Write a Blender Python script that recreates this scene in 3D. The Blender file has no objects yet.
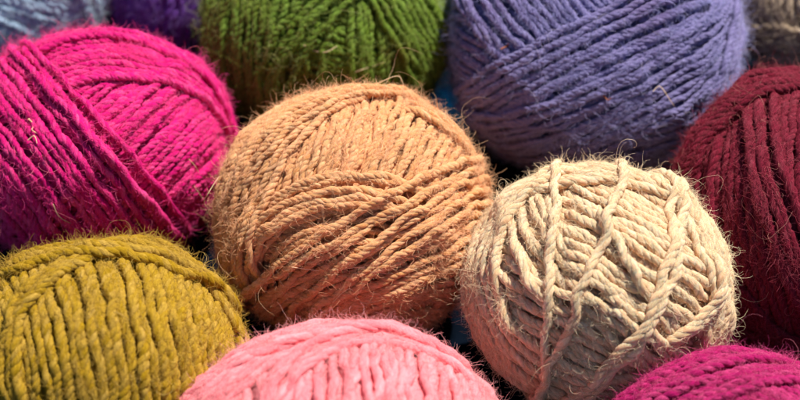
import bpy, math
import numpy as np
from mathutils import Vector

rng = np.random.default_rng(11)
R = math.radians
SC = bpy.context.scene
COL = SC.collection

# ------------------------------------------------------------------ camera
LENS, SENSOR, PW, PH = 85.0, 36.0, 800.0, 400.0
K = SENSOR / LENS / PW                      # metres per photo pixel at one metre
PITCH = R(50)
DIST = 0.607
TZ = 0.05
RIGHT = np.array([1.0, 0, 0])
UP = np.array([0, math.sin(PITCH), math.cos(PITCH)])
BACK = np.array([0, -math.cos(PITCH), math.sin(PITCH)])
CAM = np.array([0, 0, TZ]) + BACK * DIST

cd = bpy.data.cameras.new("camera")
cam = bpy.data.objects.new("camera", cd)
COL.objects.link(cam)
cam.location = CAM
cam.rotation_euler = (R(90) - PITCH, 0, 0)
cd.lens, cd.sensor_width, cd.sensor_fit = LENS, SENSOR, 'HORIZONTAL'
cd.clip_start, cd.clip_end = 0.01, 50
cd.dof.use_dof = True
cd.dof.aperture_fstop = 8.0
cd.dof.aperture_blades = 7
cd.dof.focus_distance = 0.572
SC.camera = cam

# ------------------------------------------------------------------ light
SUN_EL, SUN_AZ = R(61), R(41)               # azimuth measured from +y towards +x
w = bpy.data.worlds.new("World"); SC.world = w; w.use_nodes = True
nt = w.node_tree; nt.nodes.clear()
sky = nt.nodes.new("ShaderNodeTexSky"); sky.sky_type = 'NISHITA'; sky.sun_disc = False
sky.sun_elevation = SUN_EL; sky.sun_rotation = SUN_AZ
bg = nt.nodes.new("ShaderNodeBackground"); bg.inputs[1].default_value = 0.06
out = nt.nodes.new("ShaderNodeOutputWorld")
nt.links.new(sky.outputs[0], bg.inputs[0]); nt.links.new(bg.outputs[0], out.inputs[0])
ld = bpy.data.lights.new("sun", 'SUN'); ld.energy = 5.0; ld.angle = R(1.0); ld.color = (1.0, 0.92, 0.80)
lo = bpy.data.objects.new("sun", ld); COL.objects.link(lo)
sd = Vector((math.cos(SUN_EL) * math.sin(SUN_AZ), math.cos(SUN_EL) * math.cos(SUN_AZ), math.sin(SUN_EL)))
lo.rotation_euler = sd.to_track_quat('Z', 'Y').to_euler(); lo.location = sd * 3

SC.view_settings.view_transform = 'Standard'; SC.view_settings.look = 'None'
SC.view_settings.exposure = 0.72; SC.view_settings.gamma = 1.0
SC.cycles.max_bounces = 8; SC.cycles.diffuse_bounces = 6
SC.cycles.use_denoising = True
SC.cycles.filter_width = 1.25
SC.cycles.use_adaptive_sampling = False

# ------------------------------------------------------------------ materials
def srgb(r, g, b):
    f = lambda c: c / 12.92 if c <= 0.04045 else ((c + 0.055) / 1.055) ** 2.4
    return (f(r / 255), f(g / 255), f(b / 255), 1)

def yarn_material(name, dark, mid, light, fleck=None, fleck_amt=0.0, bump=0.6, sheen=0.25, sss=0.0):
    m = bpy.data.materials.new(name); m.use_nodes = True
    n = m.node_tree.nodes; L = m.node_tree.links
    p = n["Principled BSDF"]
    at = n.new("ShaderNodeAttribute"); at.attribute_name = "fibre"
    mp = n.new("ShaderNodeMapping"); mp.inputs['Scale'].default_value = (1.6, 2.4, 2.4)
    L.new(at.outputs['Vector'], mp.inputs[0])
    nz = n.new("ShaderNodeTexNoise"); nz.inputs['Scale'].default_value = 2.6; nz.inputs['Detail'].default_value = 6
    nz.inputs['Roughness'].default_value = 0.7
    L.new(mp.outputs[0], nz.inputs['Vector'])
    cr = n.new("ShaderNodeValToRGB")
    cr.color_ramp.elements[0].position = 0.3; cr.color_ramp.elements[0].color = dark
    cr.color_ramp.elements[1].position = 0.72; cr.color_ramp.elements[1].color = light
    e = cr.color_ramp.elements.new(0.5); e.color = mid
    L.new(nz.outputs['Fac'], cr.inputs[0])
    col = cr.outputs[0]
    if fleck:
        geo = n.new("ShaderNodeTexCoord")
        n2 = n.new("ShaderNodeTexNoise"); n2.inputs['Scale'].default_value = 38; n2.inputs['Detail'].default_value = 3
        L.new(geo.outputs['Object'], n2.inputs['Vector'])
        r2 = n.new("ShaderNodeMapRange"); r2.inputs[1].default_value = 0.5; r2.inputs[2].default_value = 0.68
        r2.inputs[3].default_value = 0.0; r2.inputs[4].default_value = fleck_amt
        L.new(n2.outputs['Fac'], r2.inputs[0])
        mx = n.new("ShaderNodeMix"); mx.data_type = 'RGBA'
        L.new(r2.outputs[0], mx.inputs[0]); L.new(col, mx.inputs[6]); mx.inputs[7].default_value = fleck
        col = mx.outputs[2]
    mp3 = n.new("ShaderNodeMapping"); mp3.inputs['Scale'].default_value = (0.16, 0.35, 0.35)
    L.new(at.outputs['Vector'], mp3.inputs[0])
    n3 = n.new("ShaderNodeTexNoise"); n3.inputs['Scale'].default_value = 1.0; n3.inputs['Detail'].default_value = 3
    L.new(mp3.outputs[0], n3.inputs['Vector'])
    r3 = n.new("ShaderNodeMapRange"); r3.inputs[1].default_value = .3; r3.inputs[2].default_value = .7
    r3.inputs[3].default_value = .82; r3.inputs[4].default_value = 1.16
    L.new(n3.outputs['Fac'], r3.inputs[0])
    hs = n.new("ShaderNodeHueSaturation"); L.new(col, hs.inputs['Color']); L.new(r3.outputs[0], hs.inputs['Value'])
    r4 = n.new("ShaderNodeMapRange"); r4.inputs[1].default_value = .3; r4.inputs[2].default_value = .7
    r4.inputs[3].default_value = 1.06; r4.inputs[4].default_value = .92
    L.new(n3.outputs['Fac'], r4.inputs[0]); L.new(r4.outputs[0], hs.inputs['Saturation'])
    col = hs.outputs[0]
    L.new(col, p.inputs['Base Color'])
    p.inputs['Roughness'].default_value = 0.8
    p.inputs['Specular IOR Level'].default_value = 0.22
    p.inputs['Sheen Weight'].default_value = sheen
    if sss:
        p.inputs['Subsurface Weight'].default_value = sss
        p.inputs['Subsurface Radius'].default_value = (1.0, 0.32, 0.16); p.inputs['Subsurface Scale'].default_value = 0.003
    p.inputs['Sheen Roughness'].default_value = 0.45
    p.inputs['Sheen Tint'].default_value = light
    mp2 = n.new("ShaderNodeMapping"); mp2.inputs['Scale'].default_value = (1.2, 5.0, 5.0)
    L.new(at.outputs['Vector'], mp2.inputs[0])
    nb = n.new("ShaderNodeTexNoise"); nb.inputs['Scale'].default_value = 2.2; nb.inputs['Detail'].default_value = 4
    L.new(mp2.outputs[0], nb.inputs['Vector'])
    b = n.new("ShaderNodeBump"); b.inputs['Strength'].default_value = bump; b.inputs['Distance'].default_value = 0.0006
    L.new(nb.outputs['Fac'], b.inputs['Height']); L.new(b.outputs[0], p.inputs['Normal'])
    return m

def fibre_material(name, c):
    m = bpy.data.materials.new(name); m.use_nodes = True
    n = m.node_tree.nodes; L = m.node_tree.links
    p = n["Principled BSDF"]
    at = n.new("ShaderNodeAttribute"); at.attribute_name = "fibre"
    nz = n.new("ShaderNodeTexNoise"); nz.inputs['Scale'].default_value = 1.7
    L.new(at.outputs['Vector'], nz.inputs['Vector'])
    hs = n.new("ShaderNodeHueSaturation"); hs.inputs['Color'].default_value = c
    mr = n.new("ShaderNodeMapRange"); mr.inputs[1].default_value = .3; mr.inputs[2].default_value = .7
    mr.inputs[3].default_value = .75; mr.inputs[4].default_value = 1.25
    L.new(nz.outputs['Fac'], mr.inputs[0]); L.new(mr.outputs[0], hs.inputs['Value'])
    L.new(hs.outputs[0], p.inputs['Base Color'])
    p.inputs['Roughness'].default_value = 0.45
    p.inputs['Specular IOR Level'].default_value = 0.5
    tr = n.new("ShaderNodeBsdfTranslucent"); L.new(hs.outputs[0], tr.inputs[0])
    ms = n.new("ShaderNodeMixShader"); ms.inputs[0].default_value = 0.3
    L.new(p.outputs[0], ms.inputs[1]); L.new(tr.outputs[0], ms.inputs[2])
    L.new(ms.outputs[0], n["Material Output"].inputs[0])
    return m

# ------------------------------------------------------------------ mesh from arrays
class Buf:
    def __init__(s): s.v, s.f, s.a, s.n = [], [], [], 0
    def tubes(s, grid, att):
        """grid (T, n, m, 3): T tubes of n rings of m sides."""
        T, n, m, _ = grid.shape
        s.v.append(grid.reshape(-1, 3)); s.a.append(att.reshape(-1, 3))
        i = np.arange(n - 1)[:, None] * m; j = np.arange(m)[None, :]; j2 = (j + 1) % m
        q = np.stack([i + j, i + j2, i + m + j2, i + m + j], -1).reshape(-1, 4)
        off = (np.arange(T) * n * m)[:, None, None]
        s.f.append((q[None] + off).reshape(-1, 4) + s.n)
        s.n += T * n * m
    def build(s, name, mat, parent, base, shape=None):
        v = np.concatenate(s.v)
        if shape: v = shape(v)
        v = (v - base).astype(np.float32)
        f = np.concatenate(s.f).astype(np.int32); a = np.concatenate(s.a).astype(np.float32)
        me = bpy.data.meshes.new(name)
        me.vertices.add(len(v)); me.vertices.foreach_set("co", v.ravel())
        me.loops.add(f.size); me.loops.foreach_set("vertex_index", f.ravel())
        me.polygons.add(len(f)); me.polygons.foreach_set("loop_start", np.arange(0, f.size, 4, dtype=np.int32))
        at = me.attributes.new("fibre", 'FLOAT_VECTOR', 'POINT'); at.data.foreach_set("vector", a.ravel())
        me.update(calc_edges=True)
        me.materials.append(mat)
        o = bpy.data.objects.new(name, me); COL.objects.link(o); o.parent = parent
        return o

def norm(a): return a / np.maximum(np.linalg.norm(a, axis=-1, keepdims=True), 1e-12)

def smooth1(x, k):
    if k < 1 or len(x) < 3: return x
    k = int(min(k, len(x) - 1)); g = np.exp(-0.5 * (np.arange(-2 * k, 2 * k + 1) / k) ** 2); g /= g.sum()
    return np.convolve(np.pad(x, 2 * k, mode='edge'), g, mode='valid')

def wob(s, wl):
    """smooth unit-ish noise along s with wavelength about wl"""
    o = np.zeros_like(s)
    for q in (1.0, 1.9, 3.3):
        o += np.sin(2 * np.pi * s * q / wl * rng.uniform(.8, 1.2) + rng.uniform(0, 6.28)) / q
    return o * 0.6

GN = 420
class Ball:
    def __init__(s, cx, cy, rx, ry, rz=None, width=9, lift=0.0, p=2.0, lump=0.012, layers=2.4, plies=3, pitch=2.7, zcut=-0.5, rough=0.10, soft=0.6):
        s.rough, s.soft = rough, soft
        s.cx, s.cy, s.rx, s.ry = cx, cy, rx, ry
        s.rz = rz or (rx + ry) / 2
        s.w, s.p, s.plies, s.pitch, s.zcut = width, p, plies, pitch, zcut
        d = RIGHT * (cx - 400) * K + UP * (200 - cy) * K - BACK
        hr = math.sqrt((ry * UP[2]) ** 2 + (s.rz * BACK[2]) ** 2)     # half height of the ellipsoid, pixels
        # centre height = lift + hr * K * t
        t = (CAM[2] - lift) / (hr * K - d[2])
        s.t = t; s.c = CAM + d * t; s.px = K * t
        s.base = np.array([s.c[0], s.c[1], max(0.0, s.c[2] - hr * s.px)])
        z = norm(CAM - s.c); x = norm(np.cross(UP, z)); y = np.cross(z, x)
        s.F = np.stack([x, y, z])
        s.rm = (rx + ry) / 2
        s.H = np.zeros((GN, GN))
        s.r0 = s.rm - layers * width * 0.8                  # core radius in px (then scaled per axis)
        s.ph = rng.uniform(0, 6.28, (5,)); s.lump = lump
        s.dirs = norm(rng.normal(size=(5, 3)))
        s.samples = []
    def lift_pt(s, q):
        x = (q[0] - s.cx) / s.rx; y = -(q[1] - s.cy) / s.ry
        sg = q[2] if len(q) > 2 else 1
        k = (abs(x) ** s.p + abs(y) ** s.p) ** (1 / s.p)
        if k > 0.985: x, y, k = x * 0.985 / k, y * 0.985 / k, 0.985
        z = max(1 - abs(x) ** s.p - abs(y) ** s.p, 0) ** (1 / s.p) * sg
        return norm(np.array([x, y, z]))
    def g(s, d):
        k = np.sqrt(2 / np.maximum(1 + d[..., 2], 1e-4)) / 2
        i = np.clip(((d[..., 0] * k + 1) / 2 * GN).astype(int), 0, GN - 1)
        j = np.clip(((d[..., 1] * k + 1) / 2 * GN).astype(int), 0, GN - 1)
        return i, j
    def rad(s, d):
        f = (np.abs(d) ** s.p).sum(-1) ** (-1 / s.p)
        l = 1 + s.lump * sum(np.sin(3.1 * (d @ q) * (1 + .4 * i) + a) for i, (q, a) in enumerate(zip(s.dirs, s.ph))) / 2
        return f * l
    def pos(s, d, h):
        """direction in the ball's frame, height above the core (px) -> world"""
        r = s.rad(d) * (s.r0 + h) / s.rm
        return s.c + ((d * r[..., None]) * np.array([s.rx, s.ry, s.rz]) * s.px) @ s.F
    def strand(s, buf, n, dd, w, sink=0.0, loose=0.26, foot=None, tspan=None, extra=0.0, keep=None, mid=None):
        n = norm(n + rng.normal(size=3) * 0.018)
        dd = float(np.clip(dd, -0.985, 0.985)); rho = math.sqrt(1 - dd * dd)
        zax = np.array([0, 0, 1.0]); u = zax - n * n[2]
        u = norm(u) if np.linalg.norm(u) > 1e-4 else norm(np.cross(n, [1, 0, 0]))
        v = np.cross(n, u)
        A = rho * u[2]; c = (s.zcut - n[2] * dd) / max(A, 1e-6)
        if c >= 1: return
        tm = math.pi if c <= -1 else math.acos(c)
        t0, t1 = -tm, tm
        if tspan: t0, t1 = max(t0, tspan[0]), min(t1, tspan[1])
        dip = [0, 0]
        if keep:
            tt = np.linspace(t0, t1, 600)
            q = norm(n * dd + rho * (np.cos(tt)[:, None] * u + np.sin(tt)[:, None] * v))
            fr = (np.abs(q) ** s.p).sum(-1) ** (-1 / s.p)
            X = s.cx + s.rx * q[:, 0] * fr; Y = s.cy - s.ry * q[:, 1] * fr
            jt = rng.normal(size=4) * 3
            ok = (X > keep[0] + jt[0]) & (X < keep[2] + jt[1]) & (Y > keep[1] + jt[2]) & (Y < keep[3] + jt[3]) & (q[:, 2] > -.2)
            i = int(np.argmax(q @ mid))
            if not ok[i]: return
            a = b = i
            while a > 0 and ok[a - 1]: a -= 1
            while b < 599 and ok[b + 1]: b += 1
            dip = [a > 0, b < 599]; t0, t1 = tt[a], tt[b]
        L = rho * s.rm * (t1 - t0)
        if L < 3 * w: return
        step = w * s.pitch / 10.5
        N = max(int(L / step), 8)
        t = np.linspace(t0, t1, N); arc = np.linspace(0, L, N)
        da = loose * w / s.rm * wob(arc, 9 * w)
        D = norm(n * (dd + da)[:, None] + rho * (np.cos(t)[:, None] * u + np.sin(t)[:, None] * v))
        T0 = norm(np.gradient(D, axis=0)); B0 = np.cross(T0, D)
        # height of what lies below
        h = np.zeros(N)
        for o in (-.32, 0, .32):
            h = np.maximum(h, s.H[s.g(norm(D + B0 * o * w / s.rm))])
        k = max(int(0.7 * w / step), 1)
        hp = np.pad(h, k, mode='edge')
        hm = np.max(np.stack([hp[i:i + N] for i in range(2 * k + 1)]), 0)
        h = smooth1(hm * 0.6 + h * 0.4, int(1.0 * w / step))
        hc = h + w * (0.42 - sink + rng.normal() * 0.05 + 0.08 * wob(arc, 8 * w)) + extra
        if dip[0]: hc = hc - 1.3 * w * np.exp(-(arc / (1.3 * w)) ** 2)
        if dip[1]: hc = hc - 1.3 * w * np.exp(-((L - arc) / (1.3 * w)) ** 2)
        P = s.pos(D, hc)
        T = norm(np.gradient(P, axis=0)); Nn = norm(D * np.array([1 / s.rx, 1 / s.ry, 1 / s.rz]) @ s.F)
        Nn = norm(Nn - T * (Nn * T).sum(-1, keepdims=True)); B = np.cross(T, Nn)
        ws = w * (1 + np.clip(rng.normal() * 0.07, -.14, .14) + 0.08 * wob(arc, 12 * w)) * s.px
        ph = 2 * np.pi * arc / (s.pitch * w) * (1 + 0.0) + 0.5 * wob(arc, 16 * w) + rng.uniform(0, 6.28)
        m = 9; off = rng.uniform(0, 40, 3)
        al = np.linspace(0, 2 * np.pi, m, endpoint=False)
        G, AT = [], []
        a_, r_ = (0.235, 0.30) if s.plies == 3 else (0.205, 0.335)
        a_ *= 1 - .3 * s.soft; r_ *= 1 + .16 * s.soft
        for j in range(s.plies):
            q = ph + 2 * np.pi * j / s.plies
            C = P + (Nn * (np.cos(q) * 0.92)[:, None] + B * np.sin(q)[:, None]) * (a_ * ws)[:, None]
            rp = r_ * ws * (1 + 0.11 * wob(arc, 1.9 * w) )
            Tt = norm(np.gradient(C, axis=0)); e1 = norm(Nn - Tt * (Nn * Tt).sum(-1, keepdims=True)); e2 = np.cross(Tt, e1)
            ring = C[:, None] + (e1[:, None] * np.cos(al)[None, :, None] + e2[:, None] * np.sin(al)[None, :, None]) * rp[:, None, None]
            rough = rng.normal(size=(N + 4, m)); rough = (rough[:-4] + rough[1:-3] * 1.5 + rough[2:-2] * 1.5 + rough[3:-1] + rough[4:]) / 2.6
            rough = rough + 0.5 * (np.roll(rough, 1, 1) + np.roll(rough, -1, 1))
            ring = C[:, None] + (ring - C[:, None]) * (1 + s.rough * rough)[..., None]
            G.append(ring)
            at = np.empty((N, m, 3)); at[..., 0] = (arc / w)[:, None] + off[0] + j * 7
            # fibre coordinates turn with the ply so that streaks lie along it
            at[..., 1] = np.cos(al)[None] + off[1]; at[..., 2] = np.sin(al)[None] + off[2]
            AT.append(at)
        buf.tubes(np.stack(G), np.stack(AT))
        # footprint for the strands that come after
        if foot is not None:
            ls = np.linspace(-.5, .5, 9)
            dl = norm(D[:, None] + B0[:, None] * (ls * w / s.rm)[None, :, None])
            foot.append((dl.reshape(-1, 3), (hc[:, None] + 0.44 * w * np.sqrt(1 - (1.9 * ls) ** 2 * .98)[None]).ravel()))
        # fibre roots
        s.samples.append((D, hc, T, Nn, B, np.full(N, w)))
    def stamp(s, foot):
        for dl, hh in foot:
            i, j = s.g(dl); np.maximum.at(s.H, (i, j), hh)
    def band(s, buf, pts, to=None, w=None, gap=1.02, fan=0.0, **kw):
        """edge strand through three photo points, then parallel strands until the point «to»."""
        w = w or s.w
        a, b, c = [s.lift_pt(q) for q in pts]
        n = norm(np.cross(b - a, c - a)); d0 = float(n @ b)
        foot = []
        if to == 'all':
            k = int(math.pi * 0.96 / (gap * w / s.rm)); ds = [math.sin((-0.48 + 0.96 * i / k) * math.pi) for i in range(k + 1)]
        elif to is None: ds = [d0]
        else:
            d1 = float(n @ s.lift_pt(to)); st = gap * w / s.rm
            # equal spacing measured as an angle on the ball
            A0, A1 = math.asin(np.clip(d0, -.99, .99)), math.asin(np.clip(d1, -.99, .99))
            k = max(int(round(abs(A1 - A0) / st)), 1)
            ds = [math.sin(A0 + (A1 - A0) * i / k) for i in range(k + 1)]
        for i, d in enumerate(ds):
            nn = n
            if fan:
                ang = fan * i; ax = b
                nn = n * math.cos(ang) + np.cross(ax, n) * math.sin(ang) + ax * (ax @ n) * (1 - math.cos(ang))
            s.strand(buf, nn, d + rng.normal() * 0.05 * w / s.rm, w, foot=foot, mid=b, **kw)
        s.stamp(foot)
    def settle(s, k=0.85):
        """wool gives way: press the pile of strands back towards one even round ball."""
        sg = 3.0 * s.w / s.rm * GN / 4.0
        x = np.arange(-int(3 * sg), int(3 * sg) + 1); g = np.exp(-.5 * (x / sg) ** 2); g /= g.sum()
        bl = lambda a: np.apply_along_axis(lambda q: np.convolve(q, g, 'same'), 1, np.apply_along_axis(lambda q: np.convolve(q, g, 'same'), 0, a))
        M = (s.H > 0.2 * s.w).astype(float)
        S = bl(s.H * M) / np.maximum(bl(M), .02)
        s.D = np.where(bl(M) > .02, S - (s.rm - s.r0), 0.0) * k
    def shape(s, v):
        q = ((v - s.c) @ s.F.T) / (np.array([s.rx, s.ry, s.rz]) * s.px)
        d = norm(q); kk = np.sqrt(2 / np.maximum(1 + d[:, 2], 1e-4)) / 2
        fx = np.clip((d[:, 0] * kk + 1) / 2 * GN - .5, 0, GN - 1.001); fy = np.clip((d[:, 1] * kk + 1) / 2 * GN - .5, 0, GN - 1.001)
        i = fx.astype(int); j = fy.astype(int); u = fx - i; w = fy - j; D = s.D
        e = D[i, j] * (1 - u) * (1 - w) + D[i + 1, j] * u * (1 - w) + D[i, j + 1] * (1 - u) * w + D[i + 1, j + 1] * u * w
        return s.c + (v - s.c) * (1 - e / s.rm)[:, None]
    def hairs(s, count, ln, lmax, thick, curl=0.55, stand=0.6, segs=5, top=True, sides=3):
        D = np.concatenate([q[0] for q in s.samples]); hc = np.concatenate([q[1] for q in s.samples])
        T = np.concatenate([q[2] for q in s.samples]); Nn = np.concatenate([q[3] for q in s.samples])
        B = np.concatenate([q[4] for q in s.samples]); W = np.concatenate([q[5] for q in s.samples])
        ok = (D[:, 2] > -0.35)
        if top: ok &= (hc + 0.5 * W) > s.H[s.g(D)] - 0.25 * W
        idx = np.flatnonzero(ok); q = D[idx]
        cl = sum(np.sin(f * (q @ norm(rng.normal(size=3))) + rng.uniform(0, 6.28)) for f in (9, 14, 22, 31, 44)) / 2.2
        pr = np.clip(0.5 + 0.5 * cl, 0.06, 1.3) ** 1.6; idx = rng.choice(idx, count, p=pr / pr.sum())
        th = rng.normal(0, 0.75, count)
        side = Nn[idx] * np.cos(th)[:, None] + B[idx] * np.sin(th)[:, None]
        P = s.pos(D[idx], hc[idx]) + side * (0.44 * W[idx] * s.px)[:, None]
        u = norm(T[idx] * (rng.choice([-1, 1], count) * rng.uniform(.5, 1.1, count))[:, None]
                 + side * (stand * rng.uniform(0.1, 1.0, count))[:, None] + rng.normal(size=(count, 3)) * 0.3)
        length = np.minimum(ln * rng.lognormal(-.1, 0.7, count), lmax) * s.px
        pts = [P - side * (0.1 * W[idx] * s.px)[:, None]]
        cu = norm(rng.normal(size=(count, 3))) * (curl * rng.uniform(.3, 1.4, count))[:, None]
        for i in range(segs):
            pts.append(pts[-1] + u * (length / segs)[:, None])
            c = np.cross(u, cu); u = norm(u + c + rng.normal(size=(count, 3)) * 0.16 - Nn[idx] * 0.06)
        C = np.stack(pts, 1)                                  # count, segs+1, 3
        Tt = norm(np.gradient(C, axis=1)); ref = np.where(np.abs(Tt[..., 2:3]) < .9, [[[0, 0, 1.0]]], [[[1.0, 0, 0]]])
        e1 = norm(np.cross(Tt, ref)); e2 = np.cross(Tt, e1)
        r = thick * s.px * np.linspace(1, .35, segs + 1)[None, :] * rng.uniform(.7, 1.3, (count, 1))
        al = np.linspace(0, 2 * np.pi, sides, endpoint=False)
        ring = C[:, :, None] + (e1[:, :, None] * np.cos(al)[None, None, :, None] + e2[:, :, None] * np.sin(al)[None, None, :, None]) * r[:, :, None, None]
        at = np.broadcast_to((rng.uniform(0, 60, (count, 1, 1, 3))), ring.shape).copy()
        return ring, at
    def core(s):
        buf = Buf(); n, m = 40, 64
        th = np.linspace(0.001, np.pi - 0.001, n); al = np.linspace(0, 2 * np.pi, m, endpoint=False)
        D = np.stack([np.sin(th)[:, None] * np.cos(al)[None], np.sin(th)[:, None] * np.sin(al)[None],
                      np.broadcast_to(np.cos(th)[:, None], (n, m))], -1)
        buf.tubes(s.pos(D, np.zeros((n, m)))[None][:, :, ::-1], (D * 20)[None])
        return buf
    def stray(s, pts, thick=0.55, hgt=3.0):
        thick *= 0.75
        """one loose fibre through photo points (x, y[, px above the surface])."""
        C = []
        for q in pts:
            d = s.lift_pt((q[0], q[1])); e = q[2] if len(q) > 2 else hgt
            C.append(s.pos(d[None], np.array([s.H[s.g(d)] + e]))[0])
        C = np.array(C); k = len(C); tt = np.linspace(0, k - 1, (k - 1) * 7 + 1)
        i = np.clip(tt.astype(int), 0, k - 2); f = (tt - i)[:, None]
        g = lambda j: C[np.clip(j, 0, k - 1)]
        p0, p1, p2, p3 = g(i - 1), g(i), g(i + 1), g(i + 2)
        P = 0.5 * (2 * p1 + (p2 - p0) * f + (2 * p0 - 5 * p1 + 4 * p2 - p3) * f ** 2 + (3 * p1 - p0 - 3 * p2 + p3) * f ** 3)
        T = norm(np.gradient(P, axis=0)); e1 = norm(np.cross(T, s.F[2] + 0.1)); e2 = np.cross(T, e1)
        r = thick * s.px * np.linspace(1, .5, len(P)); al = np.linspace(0, 2 * np.pi, 5, endpoint=False)
        ring = P[:, None] + (e1[:, None] * np.cos(al)[None, :, None] + e2[:, None] * np.sin(al)[None, :, None]) * r[:, None, None]
        b = Buf(); b.tubes(ring[None], np.full(ring[None].shape, 3.0) + rng.uniform(0, 9)); return b

REPORT = []
def yarn_ball(label, geo, cols, bands, fuzz=9000, fl=4.5, fthick=0.24, long_=160, curl=0.5, fibre_col=None, strays=(),
              fleck=None, fleck_amt=0.0, bump=0.7, sheen=0.25, stand=0.6, pale=0.03, sss=0.0):
    s = Ball(**geo)
    root = bpy.data.objects.new("yarn_ball", None); COL.objects.link(root)
    root.empty_display_size = 0.02
    root.location = s.base; root["label"] = label; root["category"] = "yarn ball"; root["group"] = "balls of wool yarn in the pile"
    key = label.split(" ")[0]
    mat = yarn_material(key + "_wool", *cols, fleck=fleck, fleck_amt=fleck_amt, bump=bump, sheen=sheen, sss=sss)
    fc = fibre_col or tuple(min(1, c * 1.12 + pale * q) for c, q in zip(cols[2][:3], (.95, .8, .62))) + (1,)
    fm = fibre_material(key + "_fibre", fc)
    core = s.core()
    made = []
    for bd in bands:
        bd = dict(bd); nm = bd.pop("name", "winding"); lab = bd.pop("label", None)
        b = Buf(); s.band(b, **bd)
        if b.v: made.append((b, nm, lab))
    s.settle()
    core.build("core", mat, root, s.base, s.shape)
    for b, nm, lab in made:
        o = b.build(nm, mat, root, s.base, s.shape)
        if lab: o["label"] = lab
    b = Buf()
    b.tubes(*s.hairs(int(fuzz * 2.0), fl * 2.0, fl * 5, fthick * 0.66, curl=0.4, stand=0.3, segs=6))
    b.tubes(*s.hairs(int(fuzz * 1.7), fl * 1.15, fl * 3.5, fthick * 0.6, curl=curl * 1.3, stand=0.9 * stand / .6, segs=5))
    f = b.build("fuzz", fm, root, s.base, s.shape); f["kind"] = "stuff"
    b = Buf()
    b.tubes(*s.hairs(int(long_ * 2.6), fl * 4.4, 75, fthick * 0.68, curl=0.5, stand=0.9, segs=14))
    lf = tuple(.72 * c + .28 * q for c, q in zip(fc[:3], STRAW[:3])) + (1,)
    f = b.build("flyaway_fibre", fibre_material(key + "_flyaway", lf), root, s.base, s.shape); f["kind"] = "stuff"
    for st in strays:
        lab, colr, th, pts = st
        fmm = bpy.data.materials.get(key + "_" + lab[:9]) or fibre_material(key + "_" + lab[:9], colr)
        o = s.stray(pts, th).build("stray_fibre", fmm, root, s.base, s.shape); o["label"] = lab
    REPORT.append((key, s)); return s

C = lambda *h: tuple(srgb(*q) for q in h)
STRAW = srgb(236, 214, 176); RUST = srgb(170, 92, 36)

# ------------------------------------------------------------------ tabletop
def tabletop():
    b = Buf(); n = 2
    me = bpy.data.meshes.new("tabletop")
    S, th = 0.6, 0.02
    v = [(-S, -S, -th), (S, -S, -th), (S, S, -th), (-S, S, -th), (-S, -S, 0), (S, -S, 0), (S, S, 0), (-S, S, 0)]
    f = [(3, 2, 1, 0), (4, 5, 6, 7), (0, 1, 5, 4), (1, 2, 6, 5), (2, 3, 7, 6), (3, 0, 4, 7)]
    me.from_pydata(v, [], f); me.update()
    m = bpy.data.materials.new("blue_painted_wood"); m.use_nodes = True
    nn = m.node_tree.nodes; L = m.node_tree.links; p = nn["Principled BSDF"]
    tc = nn.new("ShaderNodeTexCoord"); mp = nn.new("ShaderNodeMapping"); mp.inputs['Scale'].default_value = (6, 90, 6)
    L.new(tc.outputs['Object'], mp.inputs[0])
    nz = nn.new("ShaderNodeTexNoise"); nz.inputs['Scale'].default_value = 2.0; nz.inputs['Detail'].default_value = 6
    L.new(mp.outputs[0], nz.inputs['Vector'])
    cr = nn.new("ShaderNodeValToRGB")
    cr.color_ramp.elements[0].position = .3; cr.color_ramp.elements[0].color = (0.0004, 0.002, 0.006, 1)
    cr.color_ramp.elements[1].position = .7; cr.color_ramp.elements[1].color = (0.0008, 0.004, 0.011, 1)
    L.new(nz.outputs['Fac'], cr.inputs[0]); L.new(cr.outputs[0], p.inputs['Base Color'])
    p.inputs['Roughness'].default_value = 0.9; p.inputs['Specular IOR Level'].default_value = 0.05
    bp = nn.new("ShaderNodeBump"); bp.inputs['Strength'].default_value = 0.3; bp.inputs['Distance'].default_value = 0.001
    L.new(nz.outputs['Fac'], bp.inputs['Height']); L.new(bp.outputs[0], p.inputs['Normal'])
    me.materials.append(m)
    o = bpy.data.objects.new("tabletop", me); COL.objects.link(o); o["kind"] = "structure"
tabletop()

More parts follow.
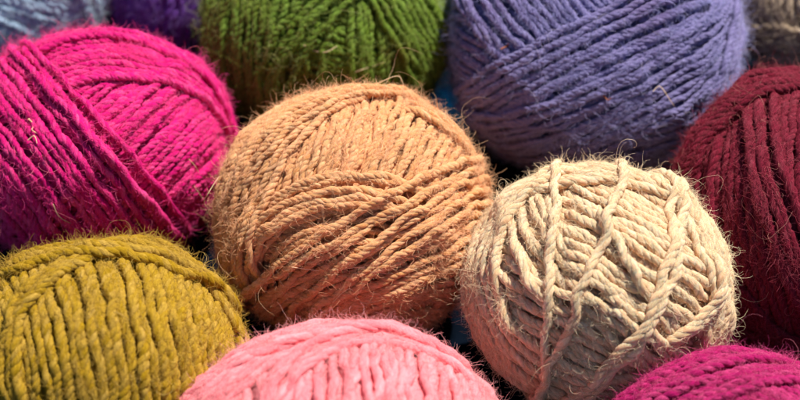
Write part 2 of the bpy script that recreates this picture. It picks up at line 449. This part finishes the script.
# ------------------------------------------------------------------ the yarn balls
yarn_ball("tan yarn ball in the centre, touching the cream ball on its left side",
    dict(cx=352, cy=216, rx=139, ry=127, width=7.3, plies=3, pitch=2.6, layers=2.6, soft=.8),
    C((198, 126, 78), (226, 160, 110), (242, 190, 146)),
    [dict(pts=[(410, 92), (392, 160), (372, 230)], to='all'),
     dict(pts=[(398, 100), (382, 140), (362, 190)], to=(470, 150), fan=-.004),
     dict(pts=[(412, 118), (446, 138), (484, 178)], to=(470, 138), keep=(400, 90, 500, 200)),
     dict(pts=[(250, 228), (330, 232), (400, 260)], to=(320, 262), loose=.3, keep=(240, 200, 420, 300)),
     dict(pts=[(255, 212), (330, 178), (420, 192)], to=(300, 250), loose=.3),
     dict(pts=[(270, 222), (330, 196), (400, 204)], to=(300, 216), loose=.4),
     dict(pts=[(352, 104), (288, 160), (258, 262)], to=(212, 200), fan=0.008, gap=1.1),
     dict(pts=[(374, 97), (300, 130), (236, 232)], to=(262, 150), gap=1.25, loose=.4, sink=.15),
     dict(pts=[(258, 290), (350, 232), (480, 166)], to=(440, 322), fan=-0.014, gap=1.08),
     dict(pts=[(300, 304), (390, 232), (484, 182)], to=(430, 230), gap=1.5, loose=.4, sink=.2),
     dict(pts=[(262, 276), (360, 210), (484, 160)], name="outer_strand"),
     ],
    fuzz=16000, long_=380, fl=4.6, pale=.1, sss=.3,
    strays=[("pale curled fibre looping out at the left side", STRAW, .5, [(212, 190, 2), (216, 178, 8), (222, 172, 10), (222, 196, 12), (213, 205, 12), (214, 220, 3)]),
            ("pale straight fibre low on the left", STRAW, .55, [(272, 252), (280, 268), (290, 282)]),
            ("pale fibre waving across the lower middle", STRAW, .5, [(300, 260), (330, 268), (360, 262), (385, 270), (410, 262)]),
            ("pale fibre waving across the lower middle", STRAW, .45, [(335, 292), (350, 280), (362, 296), (380, 290)]),
            ("rust brown fibre standing on the top right", RUST, .7, [(438, 122, 1), (434, 108, 8), (440, 96, 14)]),
            ("pale fibre arching over the top", STRAW, .6, [(362, 88, 2), (375, 80, 12), (400, 74, 16), (415, 76, 12)])])

yarn_ball("cream yarn ball with thick loose outer strands, right of the tan ball",
    dict(cx=596, cy=287, rx=134, ry=120, width=8.8, plies=3, pitch=3.0, layers=2.5, lift=.008, soft=1.0),
    C((198, 146, 106), (230, 188, 150), (246, 218, 188)),
    [dict(pts=[(480, 200), (596, 250), (720, 330)], to='all'),
     dict(pts=[(512, 225), (540, 275), (580, 320)], to=(560, 225), loose=.2, keep=(500, 190, 610, 345)),
     dict(pts=[(600, 205), (650, 232), (715, 275)], to=(600, 300), loose=.3, keep=(560, 180, 725, 340)),
     dict(pts=[(635, 315), (662, 340), (690, 375)], to=(640, 370), loose=.3, keep=(600, 290, 730, 410)),
     dict(pts=[(515, 270), (545, 288), (575, 300)], to=(545, 335), loose=.2, keep=(500, 240, 590, 345)),
     dict(pts=[(530, 196), (592, 184), (664, 196)], to=(595, 163), keep=(490, 150, 700, 230)),
     dict(pts=[(526, 202), (500, 265), (540, 345)], to=(462, 300), loose=.15, keep=(430, 170, 650, 440)),
     dict(pts=[(660, 190), (700, 262), (694, 350)], to=(733, 270), loose=.3, keep=(640, 170, 760, 380)),
     dict(pts=[(676, 330), (700, 300), (706, 262)], to=(690, 320), loose=.3, keep=(660, 250, 730, 350)),
     dict(pts=[(512, 222), (532, 268), (572, 318)], name="outer_strand", w=9.8, sink=.1, loose=.3, keep=(508, 200, 566, 325)),
     dict(pts=[(604, 226), (630, 272), (668, 318)], name="outer_strand", loose=.3, keep=(596, 210, 650, 300)),
     dict(pts=[(558, 168), (557, 250), (548, 370)], name="outer_strand", w=9.8, sink=.1, loose=.3),
     dict(pts=[(622, 166), (594, 262), (556, 360)], name="outer_strand", w=9.8, sink=.1, loose=.35),
     dict(pts=[(668, 178), (664, 262), (600, 370)], to=(674, 262), name="outer_strand", w=9.8, sink=.1, loose=.3),
     ],
    fuzz=11000, long_=260, fl=4.8, pale=.1, sss=.45)

yarn_ball("hot pink yarn ball at the left, above the mustard ball",
    dict(cx=94, cy=147, rx=137, ry=116, width=7.1, plies=3, pitch=2.7, layers=2.4),
    C((160, 2, 84), (216, 14, 118), (242, 64, 158)),
    [dict(pts=[(20, 250), (90, 170), (200, 90)], to='all'),
     dict(pts=[(60, 200), (120, 125), (200, 60)], to=(210, 200)),
     dict(pts=[(50, 96), (95, 84), (150, 84)], to=(95, 40), loose=.25),
     dict(pts=[(30, 62), (110, 44), (190, 72)], to=(110, 27)),
     dict(pts=[(28, 52), (92, 128), (165, 225)], to=(-20, 170), loose=.2, gap=1.1),
     dict(pts=[(24, 46), (95, 122), (178, 218)], to=(85, 126), name="outer_strand", loose=.2),
     ],
    fuzz=12000, long_=150, fl=4.6,
    strays=[("pale straw fragment caught in the left side", STRAW, 1.1, [(34, 121), (37, 126), (38, 132), (44, 136)]),
            ("pale straw fragment caught in the left side", STRAW, .8, [(34, 141), (40, 137), (43, 144)]),
            ("pale fibre end hanging low on the left", STRAW, .7, [(58, 198), (62, 208), (68, 214), (74, 221)]),
            ("pale curled fibre near the tan ball", STRAW, .5, [(182, 158, 2), (190, 166, 6), (198, 176, 8), (190, 182, 10), (192, 194, 8)])])

yarn_ball("mustard yellow yarn ball with chunky upright strands at the lower left",
    dict(cx=104, cy=371, rx=144, ry=134, width=9.8, plies=3, pitch=2.5, soft=.8, layers=2.2),
    C((120, 90, 8), (162, 128, 26), (192, 158, 54)),
    [dict(pts=[(98, 252), (120, 320), (138, 400)], to='all', fan=-.003),
     dict(pts=[(130, 254), (186, 270), (236, 330)], to=(200, 262), loose=.4, sink=.1, fan=.01),
     dict(pts=[(0, 282), (90, 257), (200, 282)], to=(100, 244), loose=.5, sink=.2, fan=-.012),
     ],
    fuzz=17000, long_=120, fl=4.6, fthick=.25)

yarn_ball("light pink fluffy yarn ball at the bottom, in front of the tan ball",
    dict(cx=336, cy=457, rx=170, ry=132, rz=125, lift=.006, width=10.5, plies=3, pitch=5.0, layers=1.9, soft=1.6),
    C((240, 108, 122), (249, 136, 147), (253, 172, 178)),
    [dict(pts=[(330, 330), (332, 390), (334, 450)], to='all', gap=.86),
     dict(pts=[(232, 402), (268, 368), (318, 345)], to=(186, 400), gap=.86, loose=.3, sink=.3),
     dict(pts=[(340, 352), (420, 350), (486, 392)], to=(400, 326), gap=.82, loose=.3, sink=.3),
     dict(pts=[(200, 402), (300, 342), (420, 340)], to=(300, 325), gap=.8, loose=.4, sink=.35),
     ],
    fuzz=24000, long_=120, fl=5.0, fthick=.24, bump=.8)

yarn_ball("raspberry pink yarn ball in the bottom right corner",
    dict(cx=728, cy=460, rx=136, ry=106, width=9, plies=2, pitch=2.3, layers=2.4),
    C((116, 6, 56), (164, 18, 92), (212, 62, 138)),
    [dict(pts=[(610, 400), (700, 385), (820, 440)], to='all'),
     dict(pts=[(640, 440), (700, 380), (790, 360)], to=(640, 385)),
     dict(pts=[(660, 440), (730, 395), (830, 380)], to=(730, 352), loose=.2),
     ],
    fuzz=14000, long_=220, fl=5.0, curl=.7)

yarn_ball("dark maroon yarn ball at the right edge, behind the cream ball",
    dict(cx=801, cy=214, rx=132, ry=140, lift=-.006, width=9, plies=3, pitch=2.6, layers=2.5),
    C((64, 3, 18), (102, 10, 36), (164, 46, 74)),
    [dict(pts=[(780, 75), (770, 200), (790, 330)], to='all'),
     dict(pts=[(745, 115), (755, 190), (800, 300)], to=(790, 200), loose=.2),
     dict(pts=[(742, 98), (714, 180), (765, 315)], to=(674, 200), loose=.2, fan=.01),
     dict(pts=[(735, 118), (780, 92), (840, 90)], to=(790, 68)),
     ],
    fuzz=13000, long_=130, fl=5.0, curl=.7)

yarn_ball("purple blue heathered yarn skein at the top, behind the cream ball",
    dict(cx=592, cy=46, rx=145, ry=124, p=2.5, width=6.4, plies=3, pitch=2.7, layers=2.4),
    C((78, 70, 112), (118, 110, 162), (170, 170, 220)),
    [dict(pts=[(470, 20), (530, 60), (620, 150)], to='all'),
     dict(pts=[(455, -20), (490, 40), (560, 120)], to=(560, -20)),
     dict(pts=[(620, 165), (680, 90), (722, -10)], to=(746, 60)),
     dict(pts=[(452, 96), (560, 34), (690, -30)], to=(700, 150), fan=-.006),
     dict(pts=[(460, 104), (500, 108), (560, 92)], to=(520, 165), fan=.01),
     dict(pts=[(640, 168), (694, 110), (728, 10)], to=(742, 120)),
     ],
    fuzz=13000, long_=220, fl=4.6, fleck=srgb(92, 62, 112), fleck_amt=.4,
    strays=[("pale fibre curling on the front of the skein", STRAW, .6, [(648, 88), (655, 84), (664, 98), (676, 110)]),
            ("small rust speck on the front of the skein", RUST, 1.3, [(603, 92), (606, 95), (609, 93)]),
            ("small rust speck on the front of the skein", RUST, .9, [(510, 48), (513, 45), (516, 43)])])

yarn_ball("olive green fuzzy yarn ball at the top, behind the tan ball",
    dict(cx=327, cy=26, rx=128, ry=112, width=6.3, plies=2, pitch=2.4, layers=2.4),
    C((44, 62, 12), (90, 120, 34), (144, 168, 66)),
    [dict(pts=[(210, 10), (320, 60), (445, 60)], to='all'),
     dict(pts=[(340, -20), (320, 50), (305, 120)], to=(205, 60), fan=.014),
     dict(pts=[(345, -20), (350, 50), (355, 120)], to=(448, 60), fan=-.014),
     dict(pts=[(352, -20), (385, 30), (415, 100)], to=(440, 40), loose=.3),
     dict(pts=[(240, -20), (226, 40), (245, 110)], to=(204, 40), loose=.3),
     dict(pts=[(330, -20), (290, 20), (262, 90)], to=(310, 40), loose=.4),
     ],
    fuzz=8500, long_=380, fl=4.8, curl=.9, fleck=srgb(96, 70, 26), fleck_amt=.7,
    strays=[("pale fibre curling on the front", STRAW, .7, [(305, 44), (314, 50), (326, 50), (337, 45)]),
            ("pale fibre curling on the front", STRAW, .6, [(346, 76), (358, 66), (372, 64), (380, 59)])])

yarn_ball("steel blue yarn ball in the top left corner",
    dict(cx=24, cy=-26, rx=88, ry=86, rz=72, lift=.008, width=8, plies=2, pitch=2.6, layers=2.4),
    C((112, 142, 178), (162, 194, 222), (208, 228, 244)),
    [dict(pts=[(-40, 10), (20, 30), (90, 45)], to='all'),
     dict(pts=[(-40, 0), (10, 24), (60, 44)], to=(0, 50)),
     dict(pts=[(60, -40), (84, 10), (90, 40)], to=(116, -10), loose=.4),
     ],
    fuzz=5000, long_=60)

yarn_ball("deep violet yarn ball at the top edge, between blue and green balls",
    dict(cx=166, cy=-30, rx=60, ry=88, width=7.5, plies=2, pitch=2.6, layers=2.4),
    C((62, 28, 106), (104, 56, 160), (146, 106, 196)),
    [dict(pts=[(168, -60), (168, 0), (168, 40)], to='all'),
     dict(pts=[(168, -60), (168, 0), (168, 40)], to=(222, 0), fan=-.02),
     dict(pts=[(130, -20), (118, 10), (120, 30)], to=(108, 0)),
     ],
    fuzz=4500, long_=60)

yarn_ball("brown grey yarn ball in the top right corner",
    dict(cx=826, cy=6, rx=88, ry=82, rz=75, lift=.012, width=8.5, plies=2, pitch=2.8, layers=2.4),
    C((120, 102, 84), (170, 150, 128), (204, 186, 164)),
    [dict(pts=[(770, -40), (775, 10), (790, 60)], to='all'),
     dict(pts=[(742, 30), (785, 26), (840, 34)], to=(790, 76), loose=.3),
     ],
    fuzz=5000, long_=60)

yarn_ball("small bright blue yarn ball deep in the gap between the green, purple and tan balls",
    dict(cx=452, cy=114, rx=24, ry=24, lift=.022, width=6, plies=2, pitch=2.6, layers=1.5),
    C((0, 110, 180), (0, 146, 214), (60, 180, 235)),
    [dict(pts=[(440, 100), (452, 112), (466, 124)], to='all'),
     dict(pts=[(446, 96), (452, 112), (452, 130)], to=(470, 112))],
    fuzz=700, long_=6)

# quick clearance print-out
for i, (a, s) in enumerate(REPORT):
    for b, q in REPORT[i + 1:]:
        v = q.c - s.c; dist = np.linalg.norm(v); u = v / dist
        sup = lambda o: np.linalg.norm((o.F @ u) * np.array([o.rx, o.ry, o.rz])) * o.px
        pen = sup(s) + sup(q) - dist
        if pen > 0: print("PEN %s-%s %.1f mm" % (a, b, pen * 1000))
